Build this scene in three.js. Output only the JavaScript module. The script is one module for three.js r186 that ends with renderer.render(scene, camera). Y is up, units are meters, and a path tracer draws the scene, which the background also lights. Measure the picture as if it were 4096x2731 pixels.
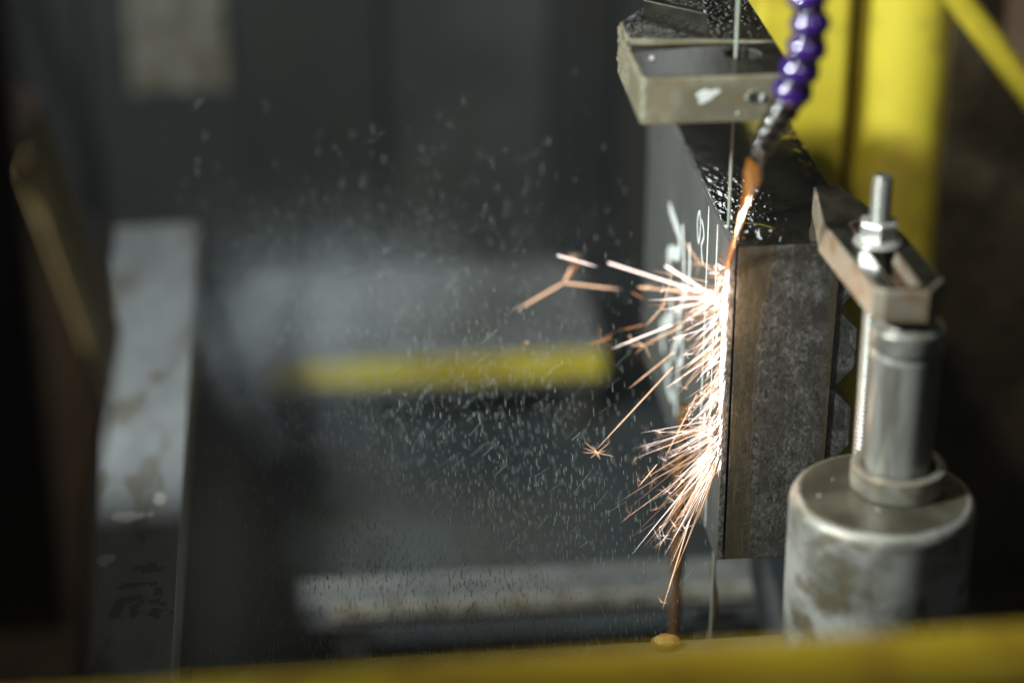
import * as THREE from 'three';
import { RoundedBoxGeometry } from 'three/addons/geometries/RoundedBoxGeometry.js';
import { RectAreaLightUniformsLib } from 'three/addons/lights/RectAreaLightUniformsLib.js';
import { mergeGeometries } from 'three/addons/utils/BufferGeometryUtils.js';

// ---------------------------------------------------------------- camera, exposure, light
const MM = 0.001;                                   // everything below is laid out in millimetres
const scene = new THREE.Scene();
scene.background = new THREE.Color().setRGB(0.0035, 0.004, 0.0045);
const camera = new THREE.PerspectiveCamera(16.885, 1024 / 682, 0.05, 20);
{
  const pitch = THREE.MathUtils.degToRad(25.4), yaw = THREE.MathUtils.degToRad(5.8);
  camera.position.set(-0.15777, 0.32971, 0.76351);
  camera.rotation.order = 'YXZ';
  camera.rotation.y = -yaw; camera.rotation.x = -pitch;
  camera.focus = 0.882; camera.userData.fStop = 2.7;
}
scene.add(camera);
scene.fog = new THREE.FogExp2(new THREE.Color().setRGB(0.8, 0.88, 0.95), 0.008);
const renderer = new THREE.WebGLRenderer({ antialias: true });
renderer.toneMapping = THREE.LinearToneMapping;
renderer.toneMappingExposure = 1.0;
renderer.shadowMap.enabled = true;
RectAreaLightUniformsLib.init();

// ---------------------------------------------------------------- helpers
function rng(seed) { let a = seed >>> 0; return () => { a = (a + 0x6D2B79F5) | 0; let t = Math.imul(a ^ (a >>> 15), 1 | a); t = (t + Math.imul(t ^ (t >>> 7), 61 | t)) ^ t; return ((t ^ (t >>> 14)) >>> 0) / 4294967296; }; }
function hash(x, y, s) { let h = Math.imul(x, 374761393) + Math.imul(y, 668265263) + Math.imul(s, 974711); h = Math.imul(h ^ (h >>> 13), 1274126177); return ((h ^ (h >>> 16)) >>> 0) / 4294967296; }
function vnoise(x, y, s = 0, wrap = 0) {
  let xi = Math.floor(x), yi = Math.floor(y); const fx = x - xi, fy = y - yi;
  const w = (n) => wrap ? ((n % wrap) + wrap) % wrap : n;
  const u = fx * fx * (3 - 2 * fx), v = fy * fy * (3 - 2 * fy);
  const a = hash(w(xi), w(yi), s), b = hash(w(xi + 1), w(yi), s), c = hash(w(xi), w(yi + 1), s), d = hash(w(xi + 1), w(yi + 1), s);
  return a + (b - a) * u + (c - a) * v + (a - b - c + d) * u * v;
}
function fbm(x, y, s = 0, oct = 4, wrap = 0) { let t = 0, a = 0.5, n = 0; for (let i = 0; i < oct; i++) { t += a * vnoise(x, y, s + i * 17, wrap); n += a; a *= 0.5; x *= 2; y *= 2; if (wrap) wrap *= 2; } return t / n; }
const sm = (a, b, x) => { const t = Math.min(1, Math.max(0, (x - a) / (b - a))); return t * t * (3 - 2 * t); };
const mix3 = (a, b, t) => [a[0] + (b[0] - a[0]) * t, a[1] + (b[1] - a[1]) * t, a[2] + (b[2] - a[2]) * t];
const enc = (c) => { c = Math.min(1, Math.max(0, c)); return Math.round(255 * (c <= 0.0031308 ? c * 12.92 : 1.055 * Math.pow(c, 1 / 2.4) - 0.055)); };
function colourTex(w, h, fn) {
  const d = new Uint8Array(w * h * 4);
  for (let j = 0; j < h; j++) for (let i = 0; i < w; i++) { const c = fn((i + 0.5) / w, (j + 0.5) / h), k = 4 * (j * w + i); d[k] = enc(c[0]); d[k + 1] = enc(c[1]); d[k + 2] = enc(c[2]); d[k + 3] = 255; }
  const t = new THREE.DataTexture(d, w, h); t.colorSpace = THREE.SRGBColorSpace; return texSet(t);
}
function greyTex(w, h, fn) {
  const d = new Uint8Array(w * h * 4);
  for (let j = 0; j < h; j++) for (let i = 0; i < w; i++) { const c = Math.round(255 * Math.min(1, Math.max(0, fn((i + 0.5) / w, (j + 0.5) / h)))), k = 4 * (j * w + i); d[k] = d[k + 1] = d[k + 2] = c; d[k + 3] = 255; }
  return texSet(new THREE.DataTexture(d, w, h));
}
function texSet(t) { t.wrapS = t.wrapT = THREE.RepeatWrapping; t.magFilter = THREE.LinearFilter; t.minFilter = THREE.LinearMipmapLinearFilter; t.generateMipmaps = true; t.needsUpdate = true; return t; }
const used = {};
function numbered(n) { used[n] = (used[n] ?? -1) + 1; return used[n] ? `${n}_${String(used[n]).padStart(3, '0')}` : n; }
const base = new WeakMap();
function tag(o, label, category, group, kind) { o.userData.label = label; if (category) o.userData.category = category; if (group) o.userData.group = group; if (kind) o.userData.kind = kind; return o; }
function thing(name, label, category, at = [0, 0, 0], group) {
  const o = new THREE.Group(); o.name = numbered(name); o.position.set(at[0] * MM, at[1] * MM, at[2] * MM); base.set(o, at); scene.add(o);
  return tag(o, label, category, group);
}
// geometry given in world millimetres becomes one named mesh under its thing (or part)
function part(name, geo, mat, parent) {
  const b = base.get(parent) || [0, 0, 0];
  geo.translate(-b[0], -b[1], -b[2]); geo.scale(MM, MM, MM);
  const m = new THREE.Mesh(geo, mat); m.name = name; m.castShadow = m.receiveShadow = true; parent.add(m); base.set(m, b); return m;
}
function structure(name, geo, mat) { const m = part(name, geo, mat, scene); m.userData.kind = 'structure'; return m; }
function single(name, geo, mat, at, label, category, group, kind) {
  geo.translate(-at[0], -at[1], -at[2]); geo.scale(MM, MM, MM);
  const m = new THREE.Mesh(geo, mat); m.name = numbered(name); m.position.set(at[0] * MM, at[1] * MM, at[2] * MM); m.castShadow = m.receiveShadow = true; scene.add(m);
  return tag(m, label, category, group, kind);
}
// uv from the face direction, one unit = `tile` mm
function boxUV(g, tile = 100) {
  g = g.index ? g.toNonIndexed() : g; const p = g.attributes.position, n = g.attributes.normal, uv = new Float32Array(p.count * 2);
  for (let i = 0; i < p.count; i += 3) {
    const a = [0, 1, 2].map((k) => Math.abs(n.getComponent(i, k) + n.getComponent(i + 1, k) + n.getComponent(i + 2, k)));
    const ax = a[0] > a[1] && a[0] > a[2] ? 0 : a[1] > a[2] ? 1 : 2;
    for (let k = i; k < i + 3; k++) { const x = p.getX(k), y = p.getY(k), z = p.getZ(k); uv[2 * k] = (ax === 0 ? z : x) / tile; uv[2 * k + 1] = (ax === 1 ? z : y) / tile; }
  }
  g.setAttribute('uv', new THREE.BufferAttribute(uv, 2)); return g;
}
function planeUV(g, x0, x1, y0, y1) { const p = g.attributes.position, uv = new Float32Array(p.count * 2); for (let i = 0; i < p.count; i++) { uv[2 * i] = (p.getX(i) - x0) / (x1 - x0); uv[2 * i + 1] = (p.getY(i) - y0) / (y1 - y0); } g.setAttribute('uv', new THREE.BufferAttribute(uv, 2)); return g; }
function box(x0, x1, y0, y1, z0, z1, r = 0.6, tile = 100) { const g = new RoundedBoxGeometry(x1 - x0, y1 - y0, z1 - z0, 3, r); g.translate((x0 + x1) / 2, (y0 + y1) / 2, (z0 + z1) / 2); return boxUV(g, tile); }
// outline in x,y extruded along z
function prism(pts, z0, z1, bevel = 0.5, tile = 100, hole) {
  const s = new THREE.Shape(pts.map((p) => new THREE.Vector2(p[0], p[1]))); if (hole) s.holes.push(new THREE.Path(hole.map((p) => new THREE.Vector2(p[0], p[1]))));
  const g = new THREE.ExtrudeGeometry(s, { depth: z1 - z0 - 2 * bevel, bevelEnabled: bevel > 0, bevelThickness: bevel, bevelSize: bevel, bevelOffset: -bevel, bevelSegments: 2, curveSegments: 24 });
  g.translate(0, 0, z0 + bevel); return tile ? boxUV(g, tile) : g;
}
// outline in x,z raised from y0 to y1
function slab(pts, y0, y1, bevel = 0.5, tile = 100, hole) {
  const g = prism(pts.map(([x, z]) => [x, -z]), y0, y1, bevel, 0, hole && hole.map(([x, z]) => [x, -z]));
  g.rotateX(-Math.PI / 2); g.computeVertexNormals(); return boxUV(g, tile);
}
function lathe(prof, cx, cz, seg = 96) { const g = new THREE.LatheGeometry(prof.map((p) => new THREE.Vector2(p[0], p[1])), seg); g.translate(cx, 0, cz); return g; }
function tube(pts, r, seg = 60, rad = 10) { return new THREE.TubeGeometry(new THREE.CatmullRomCurve3(pts.map((p) => new THREE.Vector3(...p))), seg, r, rad, false); }
const std = (o) => new THREE.MeshStandardMaterial(o);
const phy = (o) => new THREE.MeshPhysicalMaterial(o);
const rgb = (r, g, b) => new THREE.Color().setRGB(r, g, b);

// ---------------------------------------------------------------- lamps (all above or beside the frame)
function lamp(name, label, at, target, w, h, intensity, colour, glow) {
  const o = thing(name, label, 'lamp', at);
  const dir = new THREE.Vector3(target[0] - at[0], target[1] - at[1], target[2] - at[2]).normalize();
  const q = new THREE.Quaternion().setFromUnitVectors(new THREE.Vector3(0, 0, 1), dir);
  o.quaternion.copy(q); base.set(o, [0, 0, 0]);
  part('housing', box(-w / 2 - 6, w / 2 + 6, -h / 2 - 6, h / 2 + 6, -36, -3, 4), M.lampBody, o);
  part('diffuser', box(-w / 2, w / 2, -h / 2, h / 2, -3, -1, 0.9), std({ color: rgb(0.8, 0.8, 0.8), emissive: colour, emissiveIntensity: glow, roughness: 0.5 }), o);
  const l = new THREE.RectAreaLight(colour, intensity, w * MM, h * MM); l.rotation.y = Math.PI; l.position.set(0, 0, 0.001); o.add(l);
  return o;
}
const M = { lampBody: std({ color: rgb(0.05, 0.05, 0.05), roughness: 0.5, metalness: 0.3 }) };
lamp('work_lamp', 'square work lamp on the operator side shining across the clamp', [-410, 300, 200], [20, -30, 0], 66, 66, 720, rgb(0.93, 1.0, 0.96), 4);
lamp('ceiling_lamp', 'long overhead workshop lamp above the yellow rail', [60, 900, 560], [0, -60, -100], 420, 120, 4, rgb(1.0, 0.98, 0.9), 1.2);
{ // hooded spot aimed past the hose at the yellow columns
  const at = [-270, 540, 360], to = [112, 55, -250], o = thing('spot_lamp', 'hooded spot lamp high in front aimed at the yellow columns', 'lamp', at);
  const d = new THREE.Vector3(to[0] - at[0], to[1] - at[1], to[2] - at[2]).normalize(); o.quaternion.setFromUnitVectors(new THREE.Vector3(0, 0, 1), d); base.set(o, [0, 0, 0]);
  part('hood', new THREE.LatheGeometry([[0, -60], [16, -58], [22, -40], [30, 8], [28.5, 8], [20, -38], [0, -40]].map((p) => new THREE.Vector2(...p)), 40).rotateX(Math.PI / 2), M.lampBody, o);
  part('bulb', new THREE.SphereGeometry(9, 20, 14).translate(0, 0, -24), std({ color: rgb(0.8, 0.8, 0.8), emissive: rgb(1, 0.97, 0.88), emissiveIntensity: 4 }), o);
  const l = new THREE.SpotLight(rgb(1, 0.97, 0.88), 1.2, 0, 0.37, 1, 2); l.position.set(0, 0, 0.012); l.target.position.set(0, 0, 0.6); l.castShadow = true; l.shadow.radius = 0.6; o.add(l, l.target);
}
lamp('machine_lamp', 'small machine lamp behind the upper wire guide', [95, 290, -663], [-20, 20, -10], 46, 64, 3.6, rgb(0.95, 1.0, 1.0), 1);

// ---------------------------------------------------------------- shared surface textures
const grain = greyTex(512, 512, (u, v) => 0.5 * fbm(u * 24, v * 24, 3, 4, 24) + 0.5 * vnoise(u * 170, v * 170, 9, 170));
const streak = greyTex(256, 512, (u, v) => 0.55 * fbm(u * 60, v * 4, 5, 3, 60) + 0.45 * vnoise(u * 120, v * 18, 6, 120));
function mottled(lo, hi, stain, seed, sc = 8, amt = 0.5) {
  return colourTex(512, 512, (u, v) => {
    const a = fbm(u * sc, v * sc, seed, 5, sc), b = fbm(u * sc * 2, v * sc * 2, seed + 40, 4, sc * 2), g = vnoise(u * 160, v * 160, seed + 8, 160);
    let c = mix3(lo, hi, sm(0.3, 0.7, a * 0.8 + g * 0.2)); return mix3(c, stain, amt * sm(0.5, 0.66, b));
  });
}
const tSteel = mottled([0.16, 0.155, 0.13], [0.34, 0.33, 0.28], [0.19, 0.13, 0.06], 11, 8, 0.55);
const tRiser = mottled([0.13, 0.125, 0.1], [0.42, 0.42, 0.39], [0.11, 0.08, 0.035], 21, 5, 0.6);
const tPost = mottled([0.2, 0.2, 0.18], [0.44, 0.45, 0.42], [0.13, 0.115, 0.08], 31, 6, 0.6);
const tYellow = mottled([0.44, 0.35, 0.022], [0.56, 0.475, 0.04], [0.32, 0.215, 0.03], 41, 4, 0.5);
const tDark = mottled([0.02, 0.02, 0.018], [0.06, 0.058, 0.05], [0.05, 0.04, 0.02], 51, 7, 0.3);
const tWall = mottled([0.06, 0.066, 0.066], [0.13, 0.135, 0.13], [0.1, 0.085, 0.065], 61, 3, 0.5);
const tBeam = mottled([0.12, 0.127, 0.132], [0.22, 0.232, 0.24], [0.13, 0.11, 0.08], 91, 4, 0.4);
const tOily = mottled([0.05, 0.046, 0.034], [0.11, 0.1, 0.075], [0.07, 0.055, 0.03], 95, 5, 0.4);
const tRust = mottled([0.36, 0.32, 0.26], [0.48, 0.45, 0.38], [0.36, 0.17, 0.07], 71, 6, 0.6);
const tGuide = mottled([0.2, 0.185, 0.13], [0.38, 0.36, 0.28], [0.24, 0.18, 0.09], 81, 4, 0.5);
Object.assign(M, {
  steel: std({ map: tSteel, roughness: 0.42, metalness: 0.45, bumpMap: grain, bumpScale: 0.00006 }),
  guide: std({ map: tGuide, color: rgb(0.68, 0.67, 0.64), roughness: 0.46, metalness: 0.25, bumpMap: grain, bumpScale: 0.00014 }),
  riser: std({ map: tRiser, roughness: 0.46, metalness: 0.4, bumpMap: grain, bumpScale: 0.00006 }),
  post: std({ map: tPost, roughness: 0.36, metalness: 0.55, bumpMap: grain, bumpScale: 0.00003 }),
  zinc: std({ color: rgb(0.7, 0.7, 0.66), roughness: 0.26, metalness: 0.7 }),
  thread: std({ color: rgb(0.3, 0.3, 0.28), roughness: 0.36, metalness: 0.7 }),
  yellow: std({ map: tYellow, roughness: 0.5 }),
  rust: std({ map: tRust, color: rgb(0.45, 0.43, 0.39), roughness: 0.55, metalness: 0.2, bumpMap: grain, bumpScale: 0.00006 }),
  dark: std({ map: tDark, roughness: 0.5, bumpMap: grain, bumpScale: 0.0003 }),
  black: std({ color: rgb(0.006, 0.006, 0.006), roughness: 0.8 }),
  wall: std({ map: tWall, color: rgb(0.27, 0.285, 0.285), roughness: 0.7 }),
  wet: phy({ map: tDark, color: rgb(0.3, 0.27, 0.2), roughness: 0.3, clearcoat: 1, clearcoatRoughness: 0.04, bumpMap: streak, bumpScale: 0.00004 }),
});

// ---------------------------------------------------------------- setting: tank floor and back wall
structure('floor', box(-900, 900, -330, -320, -900, 300, 1, 400), std({ map: tWall, roughness: 0.35, color: rgb(0.55, 0.6, 0.68) }));
structure('wall', box(-1100, 1100, -330, 0, -720, -700, 1, 500), M.wall);

// ---------------------------------------------------------------- workpiece
const wp = thing('workpiece', 'dark wet steel block with white paint marks, being cut by the wire', 'steel block', [25, -133, -90]);
const FX = [0, 52], FY = [-134, 0];
const wavy = (y) => 13.2 + 1.6 * Math.sin(y * 0.045 + 1.2) + 0.35 * Math.sin(y * 0.31) + 0.22 * Math.sin(y * 0.83 + 1) + (y > -30 ? (y + 30) * 0.07 : 0) - (y < -70 ? (-70 - y) * 0.035 : 0);
const tFront = colourTex(512, 1024, (u, v) => {
  const x = u * 52, y = -134 + v * 134;
  const n1 = fbm(x * 0.22, y * 0.16, 101, 5), n2 = fbm(x * 1.1, y * 0.8, 102, 4), n3 = vnoise(x * 5, y * 5, 103), st = fbm(x * 0.9, y * 0.06, 104, 3);
  let c = mix3([0.04, 0.04, 0.037], [0.09, 0.089, 0.082], sm(0.28, 0.72, 0.5 * n1 + 0.42 * n2 + 0.08 * n3));
  c = mix3(c, [0.17, 0.18, 0.18], 0.55 * sm(0.56, 0.7, n2) * sm(0.5, 0.62, n1));                       // worn pale mill scale
  c = mix3(c, [0.028, 0.027, 0.025], 0.8 * sm(0.64, 0.74, fbm(x * 0.55, y * 0.5, 105, 4)));           // dark pits
  c = mix3(c, [0.17, 0.178, 0.19], 0.35 * sm(0.57, 0.7, fbm(x * 0.75, y * 0.045, 107, 4)) * sm(0.42, 0.55, n2));                    // pale rub streaks running down
  const spot = Math.hypot((x - 35.5) / 3.1, (y + 28) / 4) + 0.25 * (vnoise(x * 1.4, y * 1.4, 7) - 0.5); c = mix3(c, [0.03, 0.03, 0.03], 0.85 * (1 - sm(0.88, 1.05, spot)));
  const spot2 = Math.hypot((x - 14.6) / 2.4, (y + 18) / 5) + 0.35 * (vnoise(x, y, 8) - 0.5); c = mix3(c, [0.035, 0.033, 0.03], 0.75 * (1 - sm(0.85, 1.08, spot2)));
  const oil = [0.05, 0.041, 0.022];                                                                  // dried coolant bands
  const band = sm(3.4, 4.4, x) * (1 - sm(wavy(y) - 0.6, wavy(y) + 0.5 + n1, x)); c = mix3(c, mix3(oil, [0.055, 0.047, 0.028], st), (0.45 + 0.45 * st) * band); c = mix3(c, [0.11, 0.09, 0.045], 0.5 * band * sm(0.6, 0.72, fbm(x * 1.4, y * 0.09, 106, 4)));
  const rb = sm(36.4 + 2 * n1, 38.6 + 2 * n1, x) * (1 - sm(41.2, 41.8, x)); c = mix3(c, mix3(oil, [0.06, 0.05, 0.03], n2), 0.75 * rb);
  const edge = 1 - sm(2.6, 3.3, x); c = mix3(c, mix3([0.03, 0.03, 0.03], [0.2, 0.2, 0.2], sm(0.45, 0.62, n3 * 0.5 + n2 * 0.5)), 0.9 * edge);
  return c;
});
const bFront = greyTex(512, 1024, (u, v) => { const x = u * 52, y = v * 134; return 0.4 * fbm(x * 0.6, y * 0.5, 111, 5) + 0.4 * vnoise(x * 3.4, y * 3.4, 112) + 0.2 * vnoise(x * 9, y * 9, 113); });
const mFront = std({ map: tFront, roughness: 0.4, metalness: 0.3, bumpMap: bFront, bumpScale: 0.00024 });
const tSide = colourTex(512, 512, (u, v) => { const s = fbm(u * 26, v * 3, 121, 4), n = fbm(u * 9, v * 6, 122, 5), f = vnoise(u * 200, v * 160, 123); return mix3(mix3([0.085, 0.09, 0.085], [0.15, 0.155, 0.15], 0.5 * s + 0.3 * n + 0.2 * f), [0.09, 0.075, 0.05], 0.5 * sm(0.55, 0.7, n)); });
const mSide = std({ map: tSide, roughness: 0.45, metalness: 0.25, bumpMap: grain, bumpScale: 0.00005 });
const BACK = -190;
{
  // toothed right edge, pitch 33 mm
  const prof = [[3.4, -0.9], [49.8, -0.5], [50.4, -1.4]]; let y = -19;
  for (let k = 0; k < 4; k++) { prof.push([50.4, y], [42.6, y - 9], [50.4, y - 17.5]); y -= 33; }
  const cut = prof.filter((p) => p[1] > -133); cut.push([44, -133], [3.4, -133]);
  part('toothed_body', planeUV(prism(cut, -150, -0.95, 0.3, 0), ...FX, ...FY), mFront, wp);
  part('cut_web', box(2.5, 3.45, -132.8, -1.3, BACK, -20.5, 0.1), mSide, wp);
  // thin slab parted off by the kerf
  const sl = part('parted_slab', boxUV(new RoundedBoxGeometry(2.6, 133.2, -BACK, 3, 0.35).translate(1.3, -66.6, BACK / 2), 100), mSide, wp);
  part('rear_body', box(3.45, 47.5, -133, -1.2, BACK, -150.2, 0.4), mSide, wp);
  // ground front face of the slab
  part('slab_edge', planeUV(new RoundedBoxGeometry(2.2, 132.4, 0.5, 2, 0.2).translate(1.3, -66.7, 0.12), ...FX, ...FY), mFront, sl);
  // lower front layer, then the raised plate with its uneven torn edge
  part('front_layer', planeUV(prism([[3.4, -0.7], [41.8, -0.7], [41.2, -70], [40.2, -133.2], [3.4, -133.2]], -0.95, -0.15, 0.15, 0), ...FX, ...FY), mFront, wp);
  const rp = []; for (let yy = -0.6; yy > -133; yy -= 1.1) rp.push([wavy(yy) + 0.18 * Math.sin(yy * 2.1), yy]);
  const right = []; for (let yy = -132.9; yy < -0.6; yy += 2.3) right.push([40.1 + (yy + 133) * 0.012 + 0.12 * Math.sin(yy * 1.3), yy]);
  part('front_plate', planeUV(prism([...rp, [rp[rp.length - 1][0] + 0.4, -132.9], ...right, [41.7, -0.6]], -0.15, 0.15, 0.08, 0), ...FX, ...FY), mFront, wp);
  // drip ledge along the underside
  const r = rng(5), drip = []; for (let x = 3; x < 40; x += 1.6) { const s = new THREE.SphereGeometry(0.5 + r() * 0.5, 8, 6); s.scale(1.5, 0.8, 0.8); s.translate(x + r(), -133.3, -1.2 - r() * 1.2); drip.push(s); }
  part('drip_beads', mergeGeometries(drip), phy({ color: rgb(0.09, 0.075, 0.04), roughness: 0.15, clearcoat: 1 }), wp).userData.kind = 'stuff';
}
// wet oily top with ripples running out from where the jet lands
{
  const x0 = 0.3, x1 = 49.6, z0 = -150, z1 = -0.6, nx = 150, nz = 420, P = [], I = [], UV = [];
  const h = (x, z) => {
    const d = Math.hypot(x - 5, (z + 8) * 0.9), ang = Math.atan2(z + 8, x - 5);
    const near = Math.exp(-d / 30);
    let y = 0.10 * near * Math.sin(d * 0.55 + 0.8 * Math.sin(ang * 3) + 2.5 * fbm(x * 0.06, z * 0.06, 130, 3));
    y += 0.34 * near * (fbm(x * 0.26, z * 0.15, 131, 3) - 0.5) + 0.3 * Math.exp(-Math.pow(Math.hypot(x - 14, (z + 42) * 0.7) / 22, 2)) * (fbm(x * 0.6, z * 0.34, 132, 3) - 0.5) + 0.4 * sm(40, 46, x) * (fbm(x * 0.3, z * 0.12, 134, 3) - 0.5) + 0.05 * (fbm(x * 0.08, z * 0.04, 133, 2) - 0.5);
    // flattened standing wave round the landing point
    y += 0.14 * Math.exp(-Math.pow((Math.hypot(x - 6, z + 6) - 15) / 1.2, 2)) * (ang < 0.4 && ang > -1.7 ? 1 : 0.1);
    const rim = Math.min(x - x0, z1 - z); return y * sm(0, 3, rim) - 0.5 * (1 - sm(0, 1.2, rim));
  };
  for (let j = 0; j <= nz; j++) for (let i = 0; i <= nx; i++) { const x = x0 + (x1 - x0) * i / nx, z = z0 + (z1 - z0) * j / nz; P.push(x, h(x, z), z); UV.push(x / 60, z / 60); }
  for (let j = 0; j < nz; j++) for (let i = 0; i < nx; i++) { const a = j * (nx + 1) + i, b = a + nx + 1; I.push(a, b, a + 1, a + 1, b, b + 1); }
  const g = new THREE.BufferGeometry(); g.setAttribute('position', new THREE.Float32BufferAttribute(P, 3)); g.setAttribute('uv', new THREE.Float32BufferAttribute(UV, 2)); g.setIndex(I); g.computeVertexNormals();
  part('oil_film', g, phy({ map: tDark, color: rgb(0.25, 0.23, 0.18), roughness: 0.12, clearcoat: 1, clearcoatRoughness: 0.03 }), wp).userData.label = 'black rippled coolant film over the top of the block';
}
// white paint marks on the left face (z, y points)
{
  const mPaint = std({ color: rgb(0.72, 0.76, 0.74), roughness: 0.6 });
  const stroke = (pts, w) => {
    const c = new THREE.CatmullRomCurve3(pts.map(([z, y]) => new THREE.Vector3(0, y, z)), false, 'centripetal'), n = Math.max(16, pts.length * 10), P = [], I = [];
    for (let k = 0; k <= n; k++) {
      const p = c.getPointAt(k / n), t = c.getTangentAt(k / n), e = Math.sqrt(Math.max(0.03, 1 - Math.pow(Math.abs(2 * k / n - 1), 24))) * w * (0.9 + 0.2 * vnoise(k * 0.7, w * 9, 141)) / 2;
      P.push(-0.02, p.y - t.z * e * -1, p.z - t.y * e, -0.16, p.y, p.z, -0.02, p.y + t.z * e * -1, p.z + t.y * e);
      if (k) { const a = 3 * (k - 1); I.push(a, a + 1, a + 3, a + 3, a + 1, a + 4, a + 1, a + 2, a + 4, a + 4, a + 2, a + 5); }
    }
    const g = new THREE.BufferGeometry(); g.setAttribute('position', new THREE.Float32BufferAttribute(P, 3)); g.setIndex(I); g.computeVertexNormals(); return g;
  };
  const strokes = [
    [[[-42.4, -1.2], [-42.2, -60], [-42.6, -132]], 2.2], [[[-23.9, -1.2], [-23.7, -70], [-24.1, -132.3]], 1.7],
    [[[-61, -10.5], [-64.2, -15], [-64, -20.5], [-61, -24], [-58.4, -20], [-58.6, -14], [-61, -10.5]], 1.7],
    [[[-56.2, -12.5], [-52.5, -14], [-50.5, -17], [-52.5, -20], [-54.6, -23], [-52, -27.5], [-49.8, -28.6]], 1.8],
    [[[-130, -36], [-117, -37.5], [-103, -40], [-104, -47], [-119, -53], [-128, -59], [-121, -64]], 6],
    [[[-97, -31], [-92, -44], [-90, -56], [-92, -66]], 5], [[[-80, -32], [-78, -44], [-83, -55], [-92, -63], [-95, -72]], 4.5],
    [[[-122, -74], [-113, -80], [-126, -88], [-140, -100], [-131, -106]], 6], [[[-101, -70], [-97, -80], [-106, -92], [-112, -100]], 5],
    [[[-90, -78], [-88, -88], [-97, -96], [-93, -104]], 4.5], [[[-128, -112], [-118, -106], [-121, -116], [-104, -116]], 5], [[[-101, -104], [-98, -120]], 4.5],
  ];
  for (const [pts, w] of strokes) part('paint_mark', stroke(pts, w), mPaint, wp.getObjectByName('parted_slab'));
}

// ---------------------------------------------------------------- cutting wire
single('cutting_wire', new THREE.CylinderGeometry(0.62, 0.62, 330, 16).translate(3.1, -35, -19), std({ color: rgb(0.3, 0.33, 0.28), roughness: 0.45, metalness: 0.2 }), [3.1, -200, -19], 'thin taut pale grey wire running straight down through the block', 'wire');

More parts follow.
